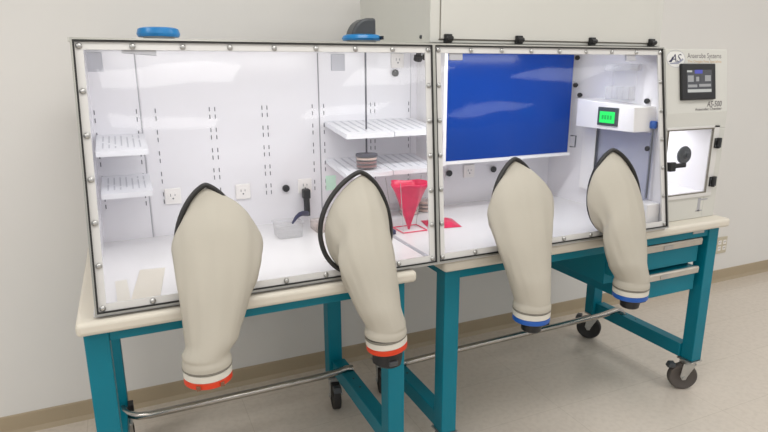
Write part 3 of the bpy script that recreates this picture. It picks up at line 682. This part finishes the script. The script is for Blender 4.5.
# ================================================================ INSIDE THE CHAMBER
CF = H + 0.0105   # chamber floor level
def shelf(x0, x1, y0, y1, z, label, style):
    mb = MB(); th_ = 0.004; lip = 0.017
    mb.box(x0, y0, z - th_, x1, y1, z); mb.box(x0, y0, z - lip, x1, y0 + 0.004, z - th_); mb.box(x0, y0 + 0.004, z - lip, x0 + 0.003, y1, z - th_); mb.box(x1 - 0.003, y0 + 0.004, z - lip, x1, y1, z - th_)
    if style == 'dots':
        for c in range(7):
            x = x0 + 0.02 + (x1 - x0 - 0.04) * c / 6
            for r_ in range(7):
                y = y0 + 0.05 + (y1 - y0 - 0.09) * r_ / 6
                if (r_ + c) % 7 == 3: continue
                mb.box(x - 0.0022, y - 0.012, z, x + 0.0022, y + 0.012, z + 0.0006, 1)
    else:
        for c in range(5):
            x = x0 + 0.03 + (x1 - x0 - 0.06) * c / 4
            for r_ in range(2):
                y = y0 + 0.04 + (y1 - y0 - 0.04) * r_ / 2
                mb.box(x - 0.004, y, z, x + 0.004, y + (y1 - y0) * 0.38, z + 0.0006, 1)
    mb.v = [(vx, vy, vz - 0.115 * (y1 - vy)) for vx, vy, vz in mb.v]
    single('perforated_shelf', mb, ['shelf', 'hole'], label, 'shelf', 'white shelves inside the chamber')
YS = YI - 0.0056
shelf(0.073, 0.222, 0.470, YS, 1.187, 'upper white perforated shelf in the left end of the chamber', 'dots')
shelf(0.073, 0.224, 0.500, YS, 1.045, 'lower white perforated shelf in the left end of the chamber', 'dots')
shelf(0.884, 1.072, 0.462, YS, 1.202, 'upper white shelf crossed by the thin black rod', 'bars')
shelf(1.076, 1.270, 0.462, YS, 1.203, 'upper white shelf above the red cone bag, below the black knob', 'bars')
shelf(0.884, 1.072, 0.475, YS, 1.054, 'lower white shelf holding the stack of dark petri dishes', 'bars')
shelf(1.076, 1.270, 0.475, YS, 1.055, 'lower white shelf just above the red cone bag, empty', 'bars')
# petri dishes
def dish(x, y, z, r, h, m_, label, group, name='petri_dish'):
    mb = MB(); mb.lathe([(0, 0), (r * 0.96, 0), (r, 0.001), (r, h - 0.001), (r * 0.98, h), (0, h)], (x, y, z), 32)
    mb.lathe([(0, h * 0.2), (r * 0.94, h * 0.2), (r * 0.94, h * 0.72), (0, h * 0.72)], (x, y, z), 28, mi=1)
    single(name, mb, ['clearbox', m_], label, 'petri dish', group, smooth=True)
PX, PY, PZ = 0.990, 0.535, 1.0392
kinds = ['bottom reddish petri dish of the stack under the rod', 'second petri dish from the bottom of the stack under the rod', 'third petri dish from the bottom of the stack under the rod']
for k, lb in enumerate(kinds): dish(PX, PY, PZ + 0.0141 * k, 0.041, 0.0138, ('agar', 'agar', 'agarpale')[k], lb, 'petri dishes stacked under the rod')
rod = MB(); rod.lathe([(0, 0), (0.042, 0), (0.042, 0.008), (0.012, 0.010), (0.0035, 0.014), (0.0035, ZT - 0.006 - PZ - 0.043), (0, ZT - 0.006 - PZ - 0.043)], (PX, PY, PZ + 0.0426), 28)
single('plunger_rod', rod, 'rodgrey', 'thin dark vertical rod with round foot resting on the petri dish stack', 'rod', smooth=True)
# clear tub, cord and adapter
tub = MB(); X0, Y0, X1, Y1 = 0.626, 0.476, 0.716, 0.572
tub.rounded(X0, Y0, X1, Y1, CF, CF + 0.003, 0.018)
nn = 6
def ringpts(x0, y0, x1, y1, r, z):
    p = []
    for cx_, cy_, a0 in ((x1 - r, y1 - r, 0), (x0 + r, y1 - r, 90), (x0 + r, y0 + r, 180), (x1 - r, y0 + r, 270)):
        for k in range(nn): a = math.radians(a0 + 90 * k / (nn - 1)); p.append((cx_ + r * math.cos(a), cy_ + r * math.sin(a), z))
    return p
o_ = ringpts(X0, Y0, X1, Y1, 0.018, CF + 0.003); q_ = ringpts(X0 - 0.004, Y0 - 0.004, X1 + 0.004, Y1 + 0.004, 0.02, CF + 0.049); r_ = ringpts(X0 - 0.008, Y0 - 0.008, X1 + 0.008, Y1 + 0.008, 0.022, CF + 0.050)
q2 = ringpts(X0 - 0.001, Y0 - 0.001, X1 + 0.001, Y1 + 0.001, 0.018, CF + 0.048); o2 = ringpts(X0 + 0.003, Y0 + 0.003, X1 - 0.003, Y1 - 0.003, 0.016, CF + 0.004)
L4 = len(o_); loops = [o_, q_, r_, q2, o2]
tub.add(sum(loops, []), [(i * L4 + k, i * L4 + (k + 1) % L4, (i + 1) * L4 + (k + 1) % L4, (i + 1) * L4 + k) for i in range(4) for k in range(L4)])
single('clear_tub', tub, 'clearbox', 'clear plastic tub on the chamber floor in front of the power cord', 'tub', smooth=True)
for k in range(3):
    mb = MB(); mb.rounded(0.775, 0.50, 0.870, 0.60, CF + 0.0112 * k, CF + 0.0112 * k + 0.0108, 0.012)
    single('flat_tray', mb, 'trayfilm', ('bottom', 'middle', 'top')[k] + ' flat pale tray of the stack beside the clear tub', 'tray', 'pale trays stacked beside the tub')
ad = thing('power_cord', (0.79, YI - 0.02, 0.83), 'thick dark cord plugged into the outlet above the clear tub', 'power cord')
mb = MB(); mb.box(0.776, YI - 0.045, 0.905, 0.806, YI - 0.0135, 0.944); obj('plug', mb, 'black', ad, bevel=0.006)
mb = MB(); mb.tube([(0.791, YI - 0.030, 0.915), (0.791, YI - 0.034, 0.89), (0.790, YI - 0.038, 0.862), (0.788, YI - 0.042, 0.838)], [0.0125, 0.012, 0.0125, 0.0125], 14); obj('cord_sleeve', mb, 'black', ad, smooth=True)
mb = MB(); mb.tube([(0.788, YI - 0.042, 0.846), (0.782, 0.655, 0.852), (0.770, 0.632, 0.857), (0.752, 0.602, 0.867), (0.732, 0.575, 0.8715), (0.712, 0.552, 0.868), (0.690, 0.530, 0.852)], [0.010, 0.010, 0.010, 0.0095, 0.0085, 0.007, 0.004], 14); obj('cord', mb, 'navy', ad, smooth=True)
# red bag in its wire stand
CX, CY = 1.106, 0.405; ZT2 = 0.992
st = thing('bag_stand', (CX, CY, CF), 'thin wire stand with red square base holding the red cone bag', 'stand')
sq = [(CX - 0.045, CY - 0.045), (CX + 0.055, CY - 0.045), (CX + 0.055, CY + 0.045), (CX - 0.045, CY + 0.045)]
mb = MB()
for k in range(4):
    a, b = sq[k], sq[(k + 1) % 4]; mb.tube([(a[0], a[1], CF + 0.003), (b[0], b[1], CF + 0.003)], 0.0020, 8)
obj('base', mb, 'redwire', st)
mb = MB()
for k, (a, b) in enumerate(sq):
    mb.tube([(a, b, CF + 0.003), (a + (0.030 if a > CX else -0.022), b + (0.020 if b > CY else -0.020), ZT2 + 0.012)], 0.0013, 6)
obj('uprights', mb, 'zinc', st)
bg = MB(); n = 40; prof = [(0.004, 0.002), (0.012, 0.03), (0.028, 0.075), (0.043, 0.115), (0.058, 0.150), (0.068, ZT2 - CF - 0.012), (0.073, ZT2 - CF), (0.0705, ZT2 - CF - 0.001), (0.064, ZT2 - CF - 0.02), (0.05, 0.14), (0.035, 0.11)]
vs = []
for r_, h in prof:
    for k in range(n):
        a = 2 * math.pi * k / n; rr_ = r_ * (1 + 0.09 * math.sin(5 * a + h * 20) * min(1, h / 0.1) + 0.05 * noise.noise(Vector((math.cos(a) * 2, math.sin(a) * 2, h * 30)))); hz = h + (0.003 * math.sin(3 * a + 1) if h > 0.15 else 0)
        vs.append((CX + rr_ * math.cos(a), CY + rr_ * math.sin(a) * 0.9, CF + hz))
bg.add(vs, [(i * n + k, i * n + (k + 1) % n, (i + 1) * n + (k + 1) % n, (i + 1) * n + k) for i in range(len(prof) - 1) for k in range(n)] + [tuple(range(n - 1, -1, -1))])
single('waste_bag', bg, 'red', 'open red cone-shaped bag held upright in the wire stand', 'bag', smooth='all')
fb = MB(); nx, ny = 16, 10; vs = []
for j in range(ny + 1):
    for i in range(nx + 1):
        u, v = i / nx, j / ny; e_ = min(u, 1 - u, v, 1 - v) * 4
        vs.append((1.178 + 0.130 * u + 0.03 * v, 0.372 + 0.130 * v - 0.02 * u, CF + 0.001 + min(1, e_) * (0.014 + 0.012 * noise.noise(Vector((u * 4, v * 4, 3.1))))))
fs = [(j * (nx + 1) + i, j * (nx + 1) + i + 1, (j + 1) * (nx + 1) + i + 1, (j + 1) * (nx + 1) + i) for j in range(ny) for i in range(nx)]
k0 = len(vs); vs2 = [(x, y, CF + 0.0003) for x, y, z in vs]
fb.add(vs + vs2, fs + [tuple(reversed([q + k0 for q in f])) for f in fs])
single('spare_bag', fb, 'red', 'folded red bag lying flat on the chamber floor beside the cone bag', 'bag', smooth='all')
mk = MB(); mk.rounded(1.010, 0.362, 1.034, 0.400, CF + 0.001, CF + 0.016, 0.006)
single('bottle_cap', mk, 'navy', 'small dark blue cap on the floor behind the second sleeve', 'cap', bevel=0.003)
# clear dishes behind the cone
for c, (x, y, nm) in enumerate(((1.222, 0.635, 'left stack behind the red cone bag'), (1.312, 0.650, 'right stack half hidden by the frame post'))):
    for k in range(4 if c == 0 else 3):
        dish(x, y, CF + 0.0006 + 0.0161 * k, 0.043, 0.0155, 'agarpale', '%s pale petri dish of the %s' % (('bottom', 'second lowest', 'third lowest', 'topmost')[k], nm), 'pale petri dishes behind the cone bag')
# incubator with blue sliding doors
ic = thing('incubator', (1.62, 0.6, 1.035), 'white wall cabinet with two deep blue sliding doors in the right half of the chamber', 'cabinet')
IX0, IX1, IY, IZ0, IZ1 = 1.294, 1.934, 0.498, 1.028, 1.458
mb = MB(); mb.box(IX0, IY + 0.012, IZ0, IX1, YI - 0.001, IZ1)
mb.box(IX0, IY - 0.012, IZ0, IX0 + 0.014, IY + 0.012, IZ1); mb.box(IX0 + 0.014, IY - 0.012, IZ0 + 0.004, IX1, IY + 0.012, IZ0 + 0.016)
obj('body', mb, 'white', ic)
obj('sliding_door', bx(IX0 + 0.014, IY - 0.004, IZ0 + 0.016, 1.622, IY + 0.002, IZ1), 'bluedoor', ic, bevel=0.001)
obj('sliding_door', bx(1.616, IY + 0.003, IZ0 + 0.016, IX1 - 0.001, IY + 0.009, IZ1), 'bluedoor', ic, bevel=0.001)
mb = MB(); mb.tube([(IX1 - 0.002, IY - 0.012, 1.07), (IX1 + 0.006, IY - 0.034, 1.07), (IX1 + 0.006, IY - 0.036, 1.118), (IX1 - 0.002, IY - 0.012, 1.118)], 0.003, 8); obj('handle', mb, 'dgrey', ic)
# control box with green display on the right wall
cbx = thing('control_box', (1.95, 0.27, 1.165), 'white box with bright green display on the right inner wall', 'control box')
QX = 1.900
mb = MB(); mb.hexa([(QX, 0.118, 1.166), (RW, 0.118, 1.166), (RW, 0.425, 1.166), (QX, 0.425, 1.166), (QX, 0.124, 1.258), (RW, 0.124, 1.258), (RW, 0.425, 1.280), (QX, 0.425, 1.280)])
obj('box_body', mb, 'white', cbx, bevel=0.002)
mb = MB(); mb.box(QX - 0.006, 0.196, 1.181, QX, 0.300, 1.252); dsp = obj('display_bezel', mb, 'dgrey', cbx, bevel=0.002)
obj('display', bx(QX - 0.0072, 0.210, 1.192, QX - 0.006, 0.288, 1.236), 'lcd', dsp)
mb = MB()
for k in range(4): mb.box(QX - 0.0078, 0.224 + 0.014 * k, 1.206, QX - 0.0072, 0.233 + 0.014 * k, 1.222)
obj('display_digits', mb, 'lcddark', dsp)
# clear rack on the control box
mb = MB(); zz = 1.2815
for a in ((1.965, 0.19, zz, 1.968, 0.31, zz + 0.135), (1.935, 0.19, zz, 1.968, 0.193, zz + 0.05), (1.935, 0.307, zz, 1.968, 0.310, zz + 0.05), (1.935, 0.19, zz, 1.938, 0.310, zz + 0.05), (1.935, 0.19, zz - 0.001, 1.968, 0.31, zz + 0.002), (1.935, 0.248, zz, 1.968, 0.251, zz + 0.05), (1.925, 0.185, zz + 0.110, 1.985, 0.315, zz + 0.135)):
    mb.box(*a)
single('clear_rack', mb, 'clearbox', 'clear acrylic rack standing on the white box with the green display', 'rack')
mb = MB(); rd = thing('wand', (1.985, 0.135, 0.9), 'upright grey-blue wand with blue cap beside the right post', 'wand')
mb.tube([(1.990, 0.106, 0.905), (1.992, 0.108, 1.05), (1.994, 0.112, 1.185)], 0.0085, 14); obj('tube', mb, 'bluefilm', rd, smooth=True)
mb = MB(); mb.tube([(1.990, 0.1065, 0.908), (1.994, 0.112, 1.185)], 0.004, 8); obj('core', mb, 'dgrey', rd)
mb = MB(); mb.lathe([(0, 0), (0.011, 0), (0.014, 0.004), (0.014, 0.022), (0.011, 0.028), (0, 0.029)], (1.994, 0.1125, 1.178), 20); obj('cap', mb, 'bluering', rd, smooth=True)
mb = MB(); mb.box(1.938, 0.052, CF, 2.006, 0.12, 0.898)
single('corner_block', mb, 'white', 'plain white block in the right front corner inside the chamber', 'block', bevel=0.003)
# papers on the chamber floor at the left front
for k, (x, y, r_, lb) in enumerate(((0.128, 0.155, 0.04, 'white sheet lying on the chamber floor near the left front corner'), (0.182, 0.185, -0.12, 'slightly cream sheet lying on the chamber floor behind the first sleeve'))):
    c_, s_ = math.cos(r_), math.sin(r_); hw, hl = ((0.016, 0.10), (0.036, 0.142))[k]; P = [(-hw, -hl), (hw, -hl), (hw, hl), (-hw, hl)]; y = (0.160, 0.190)[k]; x = (0.110, 0.178)[k]
    mb = MB(); mb.prism([(x + a * c_ - b * s_, y + a * s_ + b * c_, CF) for a, b in P], (0, 0, 0.0012))
    single('paper_sheet', mb, 'cuff' if k == 0 else 'cream', lb, 'paper', 'sheets on the chamber floor')

# ================================================================ WALL OUTLET
wo = thing('wall_outlet', (3.707, WY, 0.262), 'almond double socket plate on the wall right of the carts', 'outlet')
mb = MB(); mb.box(3.658, WY - 0.008, 0.205, 3.756, WY - 0.0002, 0.318); obj('cover_plate', mb, 'wallplate', wo, bevel=0.003)
for x, z in ((3.684, 0.241), (3.684, 0.282), (3.730, 0.241), (3.730, 0.282)):
    mb = MB(); mb.box(x - 0.014, WY - 0.0095, z - 0.014, x + 0.014, WY - 0.008, z + 0.014)
    o = obj('socket', mb, 'outlet', wo)
    mb = MB(); mb.box(x - 0.007, WY - 0.0100, z - 0.004, x - 0.004, WY - 0.0095, z + 0.007); mb.box(x + 0.004, WY - 0.0100, z - 0.004, x + 0.007, WY - 0.0095, z + 0.007)
    obj('socket_holes', mb, 'slot', o)
